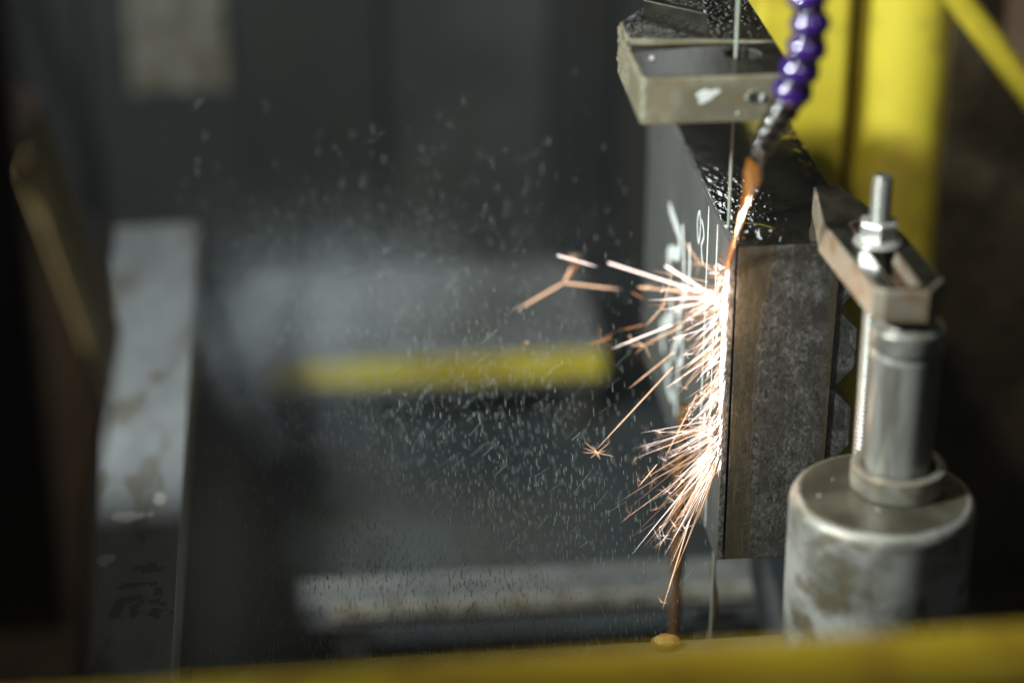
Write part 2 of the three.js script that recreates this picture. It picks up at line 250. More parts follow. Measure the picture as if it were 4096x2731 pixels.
// ---------------------------------------------------------------- upper wire guide
{
  const g = thing('wire_guide', 'tan grey steel guide arm with a wet black top over the block', 'guide arm', [-8, 51, -50]);
  const c = [-35.6, 19.6, 8.6, -120];
  const hole = []; for (let k = 0; k < 32; k++) { const a = k / 32 * 6.2832; hole.push([4.6 + 7 * Math.cos(a), -15 + 7 * Math.sin(a)]); }
  const bar = part('lower_bar', slab([[c[0], -48], [-22, -72], [-10, -120], [c[1], -120], [c[1], c[2]], [c[0] + 1.6, c[2]], [c[0], c[2] - 2]], 51.4, 68.4, 0.5, 60, hole), M.guide, g);
  part('oil_film', slab([[c[0] + 0.9, -28], [c[1] - 0.8, -28], [c[1] - 0.8, c[2] - 1], [c[0] + 2.2, c[2] - 1], [c[0] + 0.9, c[2] - 3]], 68.35, 68.75, 0.15, 40, hole), phy({ map: tDark, color: rgb(0.3, 0.28, 0.22), roughness: 0.2, specularIntensity: 0.12, bumpMap: streak, bumpScale: 0.00004 }), g);
  part('bore_shade', new THREE.CylinderGeometry(6.95, 6.95, 17.2, 40, 1, true).translate(4.6, 60, -15), M.black, bar);  // black sleeve colours in the shade inside the wire bore
  part('screw_hole_shade', new THREE.CylinderGeometry(2.1, 2.1, 1.2, 24).rotateX(Math.PI / 2).translate(4.2, 60.4, 8.35), M.black, bar);  // black disc stands in for the shade inside the screw hole
  const rim = new THREE.TorusGeometry(2.3, 0.35, 8, 28); rim.translate(4.2, 60.4, 8.6); part('screw_rim', rim, M.steel, bar);
  // rough flame-cut upper plates with clotted wet relief
  const rough = (w, d, y, seed, amp, fx, fz) => { const q = new THREE.PlaneGeometry(w, d, 140, 140); q.rotateX(-Math.PI / 2); const p = q.attributes.position; for (let i = 0; i < p.count; i++) { const x = p.getX(i), z = p.getZ(i); p.setY(i, y + amp * (fbm(x * fx, z * fz, seed, 4) - 0.5)); } q.computeVertexNormals(); return q; };
  const tilt = (q) => { q.translate(-19, -68.8, 0); q.rotateZ(-0.045); q.translate(19, 68.8, 0); return q; };
  part('upper_plate', tilt(slab([[-35.4, -47], [-21.8, -71], [-9.8, -120], [19, -120], [19.2, -26], [-8, -27.5], [-35, -28.5]], 66.4, 68.9, 0.3, 40)), M.guide, g);
  const t1 = rough(53, 88, 0, 151, 0.55, 0.7, 0.9); t1.translate(-8, 69.1, -72.3); { const p = t1.attributes.position; for (let i = 0; i < p.count; i++) { const z = p.getZ(i), lim = z > -47 ? -35 : z > -71 ? -35 + (-47 - z) * 0.566 : -21.4 + (-71 - z) * 0.245; p.setX(i, Math.max(p.getX(i), lim + 0.3)); } t1.computeVertexNormals(); } part('rough_wet_skin', tilt(t1), M.wetSkin = phy({ map: tDark, color: rgb(0.3, 0.27, 0.2), roughness: 0.16, specularIntensity: 0.15 }), g);
  part('upper_block', slab([[-9, -118], [-3, -118], [-3, -44], [-24, -63.5], [-21, -71]], 69.5, 75, 0.6, 40), M.wet, g);
  const t2 = rough(23, 76, 0, 152, 1.3, 0.9, 0.9); t2.translate(-15, 75.7, -82); { const p = t2.attributes.position; for (let i = 0; i < p.count; i++) { p.setZ(i, Math.min(p.getZ(i), -44.5 - 22 * (-3 - p.getX(i)) / 24)); const z = p.getZ(i); p.setX(i, Math.max(p.getX(i), z > -71 ? -23.6 : -21 + (-71 - z) * 0.25)); } t2.computeVertexNormals(); } part('rough_wet_skin', t2, M.wet, g);
  // saw-torn crust down the left side
  const r = rng(9), crust = []; for (let k = 0; k < 150; k++) { const s = new THREE.IcosahedronGeometry(0.35 + r() * 0.75, 0); s.scale(0.6, 1.2, 1); s.translate(-35.6 + (r() - 0.5) * 0.4, 53 + r() * 17, -20 - r() * 28); crust.push(s); }
  part('torn_crust', mergeGeometries(crust), std({ color: rgb(0.2, 0.18, 0.13), roughness: 0.3, metalness: 0.4 }), g).userData.kind = 'stuff';
  // paint dab on the front
  const dab = new THREE.Shape(); for (let k = 0; k <= 40; k++) { const a = k / 40 * 6.2832, rr = 2.7 + 0.7 * Math.sin(3 * a + 1) + 0.4 * Math.sin(5 * a); const x = -12.2 + rr * 1.25 * Math.cos(a), y = 61.6 + rr * 0.75 * Math.sin(a) + 0.25 * rr * Math.cos(a); k ? dab.lineTo(x, y) : dab.moveTo(x, y); }
  part('paint_dab', new THREE.ExtrudeGeometry(dab, { depth: 0.15, bevelEnabled: true, bevelSize: 0.2, bevelThickness: 0.1, bevelSegments: 1 }).translate(0, 0, 8.62), std({ color: rgb(0.5, 0.51, 0.5), roughness: 0.7 }), bar);
  // clinging drops
  for (const [x, y, z, s] of [[-34.9, 65, 8.3, 0.6], [-34.8, 59, 8.3, 0.6], [-34.9, 54.5, 8.3, 0.6], [2, 60.2, 8.9, 0.5], [7.6, 60.6, 8.9, 0.9], [7.2, 59.4, 8.9, 0.7], [-1, 54.6, 8.8, 0.6], [-28.6, 68.9, -12, 1.1]]) part('drop', new THREE.SphereGeometry(s, 14, 10).translate(x, y, z), M.drop ??= phy({ color: rgb(0.3, 0.32, 0.3), roughness: 0.04, clearcoat: 1, clearcoatRoughness: 0.02 }), bar);
}

// ---------------------------------------------------------------- coolant hose and jet
{
  const h = thing('coolant_hose', 'purple ball jointed coolant hose ending in a dark nozzle', 'hose', [5, 50, 36]);
  const path = new THREE.CatmullRomCurve3([[10.2, 134, 45], [11.1, 120.9, 48], [12.2, 108, 49.9], [13.2, 99.7, 50.6], [12.6, 90.7, 49.2], [10.8, 81.3, 46.9], [9, 71.4, 43.6], [5.8, 62.2, 39.9], [3, 54.7, 36.5], [1.2, 47.5, 34.2]].map((p) => new THREE.Vector3(...p)));
  const len = path.getLength(), up = new THREE.Vector3(0, 1, 0);
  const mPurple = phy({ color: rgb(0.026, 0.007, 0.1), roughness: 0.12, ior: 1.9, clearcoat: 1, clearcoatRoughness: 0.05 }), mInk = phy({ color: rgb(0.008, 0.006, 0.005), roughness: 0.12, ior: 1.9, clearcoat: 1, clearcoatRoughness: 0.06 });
  const place = (g, s) => { const t = Math.min(1, s / len), p = path.getPointAt(t), d = path.getTangentAt(t); g.applyQuaternion(new THREE.Quaternion().setFromUnitVectors(up, d.negate())); g.translate(p.x, p.y, p.z); return g; };
  let s = 0;
  for (let k = 0; s < len - 3; k++) {
    const black = s > len - 29, r = black ? 5.8 - 2.3 * (s - len + 29) / 29 : 6.8, L = black ? 5.6 : 8.6;
    // bead: round shoulder tapering into a neck and flared cup
    const pr = [[r * 0.6, L * 0.6], [r * 0.68, L * 0.42], [r * 0.9, L * 0.26], [r, 0.02], [r * 0.94, -L * 0.2], [r * 0.7, -L * 0.36], [r * 0.64, -L * 0.46], [r * 0.6, -L * 0.56]];
    const bead = part(black ? 'nozzle_bead' : 'bead', place(new THREE.LatheGeometry(new THREE.SplineCurve(pr.map((p) => new THREE.Vector2(...p)).reverse()).getPoints(26), 40), s), black ? mInk : mPurple, h);
    part('gap_shade_ring', place(new THREE.TorusGeometry(r * 0.66, r * 0.13, 10, 36).rotateX(Math.PI / 2), s + L * 0.5), mInk, bead);  // dark ring added to colour in the shaded gap between beads
    s += L;
  }
  part('nozzle_tip', place(new THREE.CylinderGeometry(3.2, 2.4, 6, 28, 1, true), len - 2), mInk, h);
}
{
  // jet: fans out at the nozzle mouth, pinches and twists down on to the block corner
  const C = new THREE.CatmullRomCurve3([[0.8, 46.8, 33.6], [0.2, 41, 31.6], [0.5, 33, 27.5], [0.7, 23, 19.1], [0.7, 10, 9.2], [0.2, 1.5, 4.6], [-0.6, -4, 2.9], [-0.9, -8, 2.2]].map((p) => new THREE.Vector3(...p)));
  const n = 90, m = 20, P = [], I = [];
  for (let k = 0; k <= n; k++) {
    const t = k / n, p = C.getPointAt(t), w = 0.7 * (t < 0.12 ? 3.2 + 1.3 * sm(0, 0.12, t) : t < 0.5 ? 4.5 - 2.9 * sm(0.12, 0.5, t) : 1.6 - 0.5 * sm(0.5, 0.7, t) - 0.5 * sm(0.8, 1, t) + 0.2 * Math.sin(t * 22)), th = (t < 0.16 ? 2.2 - 1.0 * sm(0, 0.16, t) : 1.2 - 0.3 * sm(0.5, 0.7, t)) * (1 - 0.4 * sm(0.8, 1, t)), tw = 0.6 + t * 1.6;
    for (let j = 0; j < m; j++) { const a = j / m * 6.2832, rr = 1 + 0.16 * Math.sin(3 * a + t * 18) + 0.1 * Math.sin(5 * a - t * 31); const x = w * rr * Math.cos(a), y = th * rr * Math.sin(a); P.push(p.x + x * Math.cos(tw) - y * Math.sin(tw), p.y + 0.25 * y, p.z + x * Math.sin(tw) + y * Math.cos(tw)); }
    if (k) for (let j = 0; j < m; j++) { const a = (k - 1) * m + j, b = (k - 1) * m + (j + 1) % m; I.push(a, a + m, b, b, a + m, b + m); }
  }
  const g = new THREE.BufferGeometry(); g.setAttribute('position', new THREE.Float32BufferAttribute(P, 3)); g.setIndex(I); g.computeVertexNormals();
  const jr = rng(31), torn = [];
  for (let k = 0; k < 26; k++) { const t = 0.25 + 0.7 * jr(), p = C.getPointAt(t), d = new THREE.SphereGeometry(0.16 + 0.3 * jr() * jr(), 9, 7), a = jr() * 6.28, o = 1.4 + 2.6 * jr(); d.scale(1, 1.4 + jr(), 1); d.translate(p.x + o * Math.cos(a), p.y + (jr() - 0.5) * 4, p.z + o * Math.sin(a)); torn.push(d); }
  const jet = single('coolant_jet', g, phy({ color: rgb(0.6, 0.22, 0.03), roughness: 0.24, transmission: 0.62, ior: 1.33, thickness: 0.002, attenuationColor: rgb(0.95, 0.42, 0.06), attenuationDistance: 0.002 }), [0, 0, 4], 'amber coolant stream falling from the nozzle onto the block corner', 'liquid stream');
  base.set(jet, [0, 0, 4]); part('torn_drops', mergeGeometries(torn), jet.material, jet).userData.kind = 'stuff';
}

// ---------------------------------------------------------------- clamp, stud, post and riser
{
  const cl = thing('clamp_bar', 'slotted steel clamp strap with a rusty side pressing on the block', 'clamp', [46, 0.2, 25]);
  const pts = [[36.2, -25.5], [45.4, -26.5], [52.6, 0], [58.2, 23], [60.2, 46], [61.6, 64], [54, 73.6], [39.5, 71.5], [36.2, 68.5], [31, 10]];
  const slot = []; const S0 = 14, S1 = 66, cx = 46.6, hw = 5; for (let k = 0; k <= 12; k++) { const a = Math.PI + k / 12 * Math.PI; slot.push([cx - 1 + hw * Math.cos(a), S0 + hw * Math.sin(a)]); } for (let k = 0; k <= 12; k++) { const a = k / 12 * Math.PI; slot.push([cx + 0.6 + hw * Math.cos(a), S1 + 1 + hw * 0.5 * Math.sin(a)]); }
  const strap = part('strap', slab(pts, 0.2, 12.2, 0.7, 60, slot), M.rust, cl);
  const top = pts.map(([x, z]) => [46.8 + (x - 46.8) * 0.93, 24 + (z - 24) * 0.972]);
  part('oil_film', slab(top, 12.1, 12.45, 0.12, 40, slot.map(([x, z]) => [cx + (x - cx) * 1.08, z])), M.wetTop = phy({ map: tDark, color: rgb(0.4, 0.37, 0.32), roughness: 0.28, clearcoat: 0.6, clearcoatRoughness: 0.12 }), strap);

  const st = thing('threaded_stud', 'grey threaded stud standing up through the clamp slot', 'stud', [46.9, -120, 30.6]);
  const thread = (cx, cz, y0, y1, r0, depth, pitch) => { const nt = 40, ns = Math.round((y1 - y0) / pitch * 8), P = [], I = []; for (let j = 0; j <= ns; j++) for (let i = 0; i <= nt; i++) { const a = i / nt * 6.28319, y = y0 + (y1 - y0) * j / ns, ph = ((y / pitch + i / nt) % 1 + 1) % 1, r = (r0 - depth * (1 - Math.abs(2 * ph - 1) * 1)) * (1 - 0.18 * sm(y1 - 1.2, y1, y)); P.push(cx + r * Math.cos(a), y, cz + r * Math.sin(a)); } for (let j = 0; j < ns; j++) for (let i = 0; i < nt; i++) { const a = j * (nt + 1) + i, b = a + nt + 1; I.push(a, b, a + 1, a + 1, b, b + 1); } const g = new THREE.BufferGeometry(); g.setAttribute('position', new THREE.Float32BufferAttribute(P, 3)); g.setIndex(I); g.computeVertexNormals(); return g; };
  const rod = part('threaded_rod', thread(46.9, 30.6, -120, 37.4, 3.85, 0.95, 1.8), M.thread, st);
  part('rod_end', new THREE.CylinderGeometry(2.9, 3.1, 0.5, 32).translate(46.9, 37.5, 30.6), M.thread, rod);

  const nu = thing('flange_nut', 'bright flanged hex nut tightened on the stud', 'nut', [46.9, 12.5, 30.6]);
  part('flange', lathe([[3.9, 12.5], [8.4, 12.5], [8.8, 12.8], [8.6, 13.4], [6.6, 14.6], [3.9, 14.8]], 46.9, 30.6, 64), M.zinc, nu);
  const hex = []; for (let k = 0; k < 6; k++) { const a = (k + 0.69) / 6 * 6.28319; hex.push([46.9 + 7.1 * Math.cos(a), 30.6 + 7.1 * Math.sin(a)]); }
  part('hex_body', slab(hex, 14.2, 21, 0.8, 60), M.zinc, nu);

  const po = thing('support_post', 'polished round steel post carrying the clamp end', 'post', [51.6, -69, 60]);
  part('shaft', lathe([[0, 0], [9.4, 0], [9.6, -4.5], [11.2, -5], [12.6, -6], [13, -7.2], [13, -13.6], [12.4, -14.3], [11.9, -14.9], [12.5, -15.6], [12.6, -17], [12.3, -18], [12.3, -67], [11.8, -69], [0, -69]].reverse(), 51.6, 60), M.post, po);
  part('collar', lathe([[12.6, -69], [16.6, -69], [16.9, -68], [16.9, -60.6], [16.3, -59.8], [13.6, -59.8], [13.2, -60.4], [13.2, -66], [12.6, -67]], 52, 61), M.steel, po);

  const rs = thing('riser_block', 'large stained cylindrical steel riser block under the post', 'riser', [45.6, -230, 66]);
  const R = 33, T = -69.2; const pr = [[0, T], [R - 3.6, T], [R - 2.4, T - 0.25], [R - 1.1, T - 1.2], [R - 0.25, T - 2.6], [R, T - 4], [R, -230], [0, -230]].reverse();
  const g = lathe(pr, 45.6, 66, 128); { const p = g.attributes.position, uv = g.attributes.uv; for (let i = 0; i < p.count; i++) { const x = p.getX(i) - 45.6, z = p.getZ(i) - 66, y = p.getY(i); const side = y < T - 0.3; uv.setXY(i, side ? uv.getX(i) * 3 : x / 70, side ? y / 70 : z / 70); } }
  const body = part('body', g, M.riser, rs);
  part('oily_top', new THREE.CylinderGeometry(R - 3.7, R - 3.7, 0.3, 96).translate(45.6, T + 0.12, 66), phy({ map: tOily, roughness: 0.3, metalness: 0.3, bumpMap: grain, bumpScale: 0.00005 }), rs);
  part('tapped_hole_shade', new THREE.CylinderGeometry(2.1, 2.1, 0.7, 24).translate(70.5, T + 0.05, 62), M.black, body);  // flat black plug colours in the shaded depth of the hole
  const hr = new THREE.TorusGeometry(2.4, 0.4, 8, 28); hr.rotateX(Math.PI / 2); hr.translate(70.5, T + 0.3, 62); part('hole_rim', hr, M.steel, body);
  for (const [x, z, d] of [[22.5, 66, 0.7], [41, 78.5, 0.8], [30, 55, 0.45], [40.2, 77, 0.5]]) part('drop', new THREE.SphereGeometry(d, 14, 10).scale(1, 0.6, 1).translate(x, T + 0.4, z), M.drop, body);
}

// ---------------------------------------------------------------- table rail with dried stains
{
  const X0 = -254, X1 = -210, Z0 = -385, Z1 = 70;
  const blob = (x, z, cx, cz, rx, rz, s) => 1 - sm(0.82, 1.02, Math.hypot((x - cx) / rx, (z - cz) / rz) + 1.3 * (fbm(x * 0.28, z * 0.17, s, 4) - 0.5));
  const t = colourTex(256, 2048, (u, v) => {
    const x = X0 + u * (X1 - X0), z = Z1 - v * (Z1 - Z0);
    const n = fbm(x * 0.1, z * 0.05, 161, 4), f = vnoise(x * 3, z * 2, 162), l = fbm(x * 0.7, z * 0.08, 163, 3);
    let c = mix3([0.15, 0.158, 0.168], [0.3, 0.315, 0.33], 0.5 * n + 0.25 * f + 0.25 * l);
    c = mix3(c, [0.1, 0.085, 0.05], 0.6 * sm(0.5, 0.7, fbm(x * 0.08, z * 0.03, 164, 3)));
    let p = Math.max(blob(x, z, -219.6, -84, 3.4, 6.5, 165), blob(x, z, -232, -70, 8, 4.4, 166), blob(x, z, -238.4, -36.7, 4, 5, 167), blob(x, z, -222.5, -71, 1.2, 2.2, 168)); c = mix3(c, [0.5, 0.5, 0.46], 0.85 * p);
    const wetZone = Math.max(blob(x, z, -221, -28, 6, 5, 171), blob(x, z, -226, -15, 7, 4, 172), blob(x, z, -224, -3, 9, 5, 173), blob(x, z, -217, -8, 2.5, 6, 174), blob(x, z, -229, 4, 6, 5, 175), blob(x, z, -216, 6, 6, 4, 176));
    const w = wetZone * sm(0.36, 0.42, fbm(x * 0.28, z * 0.16, 177, 4)); c = mix3(c, [0.07, 0.064, 0.052], 0.55 * w);
    return c;
  });
  const rail = thing('table_rail', 'long grey machine table rail with pale and dark dried stains', 'table rail', [-232, -170, -150]);
  const hole = []; for (let k = 0; k < 28; k++) { const a = k / 28 * 6.2832; hole.push([-229 + 6 * Math.cos(a), -366 + 7 * Math.sin(a)]); }
  const g = slab([[X0, Z0], [X1, Z0], [X1, Z1], [X0, Z1]], -168, -140, 0.5, 0.0001, hole); { const p = g.attributes.position, uv = g.attributes.uv; for (let i = 0; i < p.count; i++) uv.setXY(i, (p.getX(i) - X0 + (p.getY(i) + 140) * 0.3) / (X1 - X0), (Z1 - p.getZ(i)) / (Z1 - Z0)); }
  part('rail_bar', g, std({ map: t, roughness: 0.38, metalness: 0.25, bumpMap: grain, bumpScale: 0.00004 }), rail);
  const strip = new THREE.BoxGeometry(9, 8, Z1 - Z0 - 20, 8, 4, 300); strip.translate(-258.8, -141, (Z0 + Z1) / 2); { const p = strip.attributes.position; for (let i = 0; i < p.count; i++) { const q = fbm(p.getZ(i) * 0.4, p.getX(i) * 0.5, 181, 3) - 0.5; p.setY(i, p.getY(i) + 3 * q); p.setX(i, p.getX(i) + 1.2 * q); } strip.computeVertexNormals(); }
  part('weld_bead', strip, std({ color: rgb(0.02, 0.018, 0.014), roughness: 0.3, metalness: 0.2 }), rail);
  single('tank_side', box(-420, -263.6, -220, -146, -420, 90, 2), M.black, [-340, -220, -150], 'black tank side beyond the weld bead of the grey rail', 'tank side');
}

// ---------------------------------------------------------------- back and front cross beams
{
  const b = thing('rear_beam', 'blurred grey rear cross beam with a yellow painted front', 'cross beam', [-80, -280, -500]);
  part('beam_top', box(-186, 20, -282, -254.5, -580, -452, 2, 120), std({ map: tBeam, roughness: 0.4 }), b);
  part('yellow_front', box(-177, 21, -275, -257.5, -452, -448, 1.5, 160), M.yellow, b);
  const f = thing('lower_beam', 'grey lower cross beam with a tan worn front edge', 'cross beam', [-70, -262, -180]);
  part('beam_top', box(-166, 60, -266, -250, -196, -172, 1.2, 80), std({ map: tBeam, roughness: 0.45 }), f);
  part('worn_or_lit_edge', box(-150, 60, -259, -250.6, -172, -169, 1, 80), std({ map: tSteel, roughness: 0.6 }), f);
  single('front_beam', box(-206, 60, -200, -165, 6, 70, 1.2, 80), std({ map: tGuide, color: rgb(0.6, 0.54, 0.36), roughness: 0.6, bumpMap: grain, bumpScale: 0.0002 }), [-70, -200, 40], 'dusty tan table cross beam behind the yellow rail', 'cross beam');
  single('slanted_brace', prism([[31, -180], [41, -180], [60, -255], [49, -255]], -106, -96, 0.8, 60), std({ map: tBeam, roughness: 0.5 }), [45, -255, -100], 'slanted grey brace under the block beside the riser', 'brace');
  // scrap nugget
  const s = new THREE.IcosahedronGeometry(1, 1), p = s.attributes.position; for (let i = 0; i < p.count; i++) { const q = 0.78 + 0.5 * fbm(p.getX(i) * 1.3 + 4, p.getY(i) * 1.3 + p.getZ(i) * 0.9 + 4, 191, 2); p.setXYZ(i, p.getX(i) * 6 * q, p.getY(i) * 3.2 * q, p.getZ(i) * 4 * q); } s.computeVertexNormals(); s.translate(-21, -161.8, 12);
  single('brass_scrap', s, std({ color: rgb(0.55, 0.36, 0.09), roughness: 0.4, metalness: 0.3 }), [-21, -165, 12], 'small lump of brassy scrap lying on the tan beam', 'scrap');
}

// ---------------------------------------------------------------- yellow machine columns and guard
{
  const c1 = single('yellow_column', box(60, 106, -238, 52, -330, -250, 5, 180), M.yellow, [75, -238, -290], 'narrow flat yellow machine column directly behind the block', 'column', null);
  const c2 = single('yellow_column', boxUV(new THREE.CylinderGeometry(26.5, 26.5, 374, 64).scale(1, 1, 1.15).translate(138.5, -133, -282), 180), M.yellow, [142, -320, -300], 'wide yellow machine column with a rounded corner behind the stud', 'column', null);
  const gd = thing('splash_guard', 'dark sheet guard with a bright yellow slanted top edge', 'guard', [220, -320, -300]);
  part('dark_sheet', prism([[150, -319], [420, -319], [420, -300], [212, -60], [184, -24], [150, 17]], -240, -236, 0.5, 120), std({ map: tDark, color: rgb(1.0, 0.75, 0.45), roughness: 0.5 }), gd);
  part('yellow_edge', tube([[118, 54, -230], [149.6, 18.8, -230], [183.8, -23.3, -230], [212.2, -59.3, -230], [260, -120, -230]], 6.3, 60, 24), M.yellow, gd);
  single('cabinet_panel', box(168, 700, -320, 30, -345, -330, 2, 300), std({ map: tRust, color: rgb(0.8, 0.62, 0.5), roughness: 0.6 }), [420, -320, -338], 'brownish cabinet panel behind the yellow guard edge', 'cabinet');
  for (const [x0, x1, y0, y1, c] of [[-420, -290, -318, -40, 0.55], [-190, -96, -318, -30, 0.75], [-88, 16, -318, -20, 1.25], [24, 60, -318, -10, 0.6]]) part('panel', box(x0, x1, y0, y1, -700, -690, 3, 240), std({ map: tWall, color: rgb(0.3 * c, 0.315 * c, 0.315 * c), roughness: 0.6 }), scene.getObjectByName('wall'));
  for (const x of [-165, 8]) part('support_leg', box(x - 12, x + 12, -319.9, -282.2, -540, -470, 2), M.dark, scene.getObjectByName('rear_beam'));
  for (const x of [-140, 40]) part('support_leg', box(x - 9, x + 9, -319.9, -266.1, -194, -175, 2), M.dark, scene.getObjectByName('lower_beam'));
  single('wall_cable', tube([[-330, -10, -684], [-318, -120, -682], [-296, -200, -682], [-300, -316, -680]], 7, 50, 14), M.black, [-300, -316, -680], 'black cable hanging down the dark back wall', 'cable');
  single('cover_plate', box(-262, -198, -172, -20, -699, -690, 2, 100), M.steel, [-230, -172, -690], 'pale blurred cover plate on the dark back wall', 'cover plate');
}

// ---------------------------------------------------------------- foreground: rail and dark arm
{
  const r = box(-200, 200, -15, 15, -14, 14, 5, 160); r.rotateZ(0.062); r.rotateY(-0.075); r.translate(-106, -30.5, 250);
  single('yellow_rail', r, std({ map: tYellow, color: rgb(0.66, 0.54, 0.24), roughness: 0.55 }), [-106, -44, 250], 'blurred yellow safety rail across the front of the machine', 'rail');
  const a = thing('machine_casting', 'dark brown painted machine casting with an edge highlight coloured in as a paler strip', 'casting', [-250, -60, 140]);
  part('rear_body', box(-420, -242, -75, 82, 50, 106, 3, 60), M.black, a);  // unseen block added behind the casting to shade the table rail
  part('front_body', prism([[-232, 104], [-218, 46], [-213.5, 27], [-221.5, -6], [-229, -75], [-300, -75], [-300, 110], [-240, 111]], 105, 165, 2.4, 60), std({ map: tRust, color: rgb(0.05, 0.028, 0.011), roughness: 0.5, metalness: 0.1 }), a);
  const e = prism([[-230.6, 103], [-217.4, 47], [-218.8, 46.6], [-232, 102]], 150, 166.2, 0.7, 40); part('worn_or_lit_edge', e, std({ map: tGuide, color: rgb(0.8, 0.64, 0.38), roughness: 0.35, metalness: 0.3 }), a);  // paler strip puts the highlight along the casting edge into the colour
  single('door_edge', box(-560, -223.5, -8, 330, 217, 228, 3), M.black, [-390, -8, 222], 'black machine door edge above the brown casting', 'door edge');  // edge is in view; off-frame width and depth set to shade the yellow rail
}

// ---------------------------------------------------------------- sparks
const hot = new THREE.MeshStandardMaterial({ color: 0x000000, emissive: rgb(1, 0.82, 0.74), emissiveIntensity: 4.6, roughness: 1 });
const warm = new THREE.MeshStandardMaterial({ color: 0x000000, emissive: rgb(1, 0.6, 0.36), emissiveIntensity: 2.2, roughness: 1 });
const ember = new THREE.MeshStandardMaterial({ color: 0x000000, emissive: rgb(1, 0.42, 0.16), emissiveIntensity: 0.9, roughness: 1 });
function Bundle() { return { P: [], I: [] }; }
const V = (x, y, z) => new THREE.Vector3(x, y, z);
function ray(b, p, q, r0, r1) {            // tapered five-sided filament with pointed ends
  const d = q.clone().sub(p), L = d.length(); if (L < 1e-4) return; d.divideScalar(L);
  const u = V(d.y, -d.x, 0.3).cross(d).normalize(), w = d.clone().cross(u), o = b.P.length / 3, m = 5;
  const rings = [[0, 0.15 * r0], [Math.min(0.12, 0.8 / L), r0], [0.7, r1 * 0.6 + r0 * 0.4], [1, 0.1 * r1]];
  for (const [t, r] of rings) for (let k = 0; k < m; k++) { const a = k / m * 6.2832; b.P.push(p.x + d.x * t * L + r * (u.x * Math.cos(a) + w.x * Math.sin(a)), p.y + d.y * t * L + r * (u.y * Math.cos(a) + w.y * Math.sin(a)), p.z + d.z * t * L + r * (u.z * Math.cos(a) + w.z * Math.sin(a))); }
  for (let s = 0; s < 3; s++) for (let k = 0; k < m; k++) { const a = o + s * m + k, c = o + s * m + (k + 1) % m; b.I.push(a, c, a + m, c, c + m, a + m); }
}
function star(b, p, r, n, rad, rnd) { for (let k = 0; k < n; k++) { const a = rnd() * 6.2832, e = (rnd() - 0.5) * 1.2, l = r * (0.4 + 0.9 * rnd()); ray(b, p, V(p.x + l * Math.cos(a) * Math.cos(e), p.y + l * Math.sin(a) * Math.cos(e), p.z + l * Math.sin(e)), rad, rad * 0.4); } }
function toGeo(b) { const g = new THREE.BufferGeometry(); g.setAttribute('position', new THREE.Float32BufferAttribute(b.P, 3)); g.setIndex(b.I); g.computeVertexNormals(); return g; }
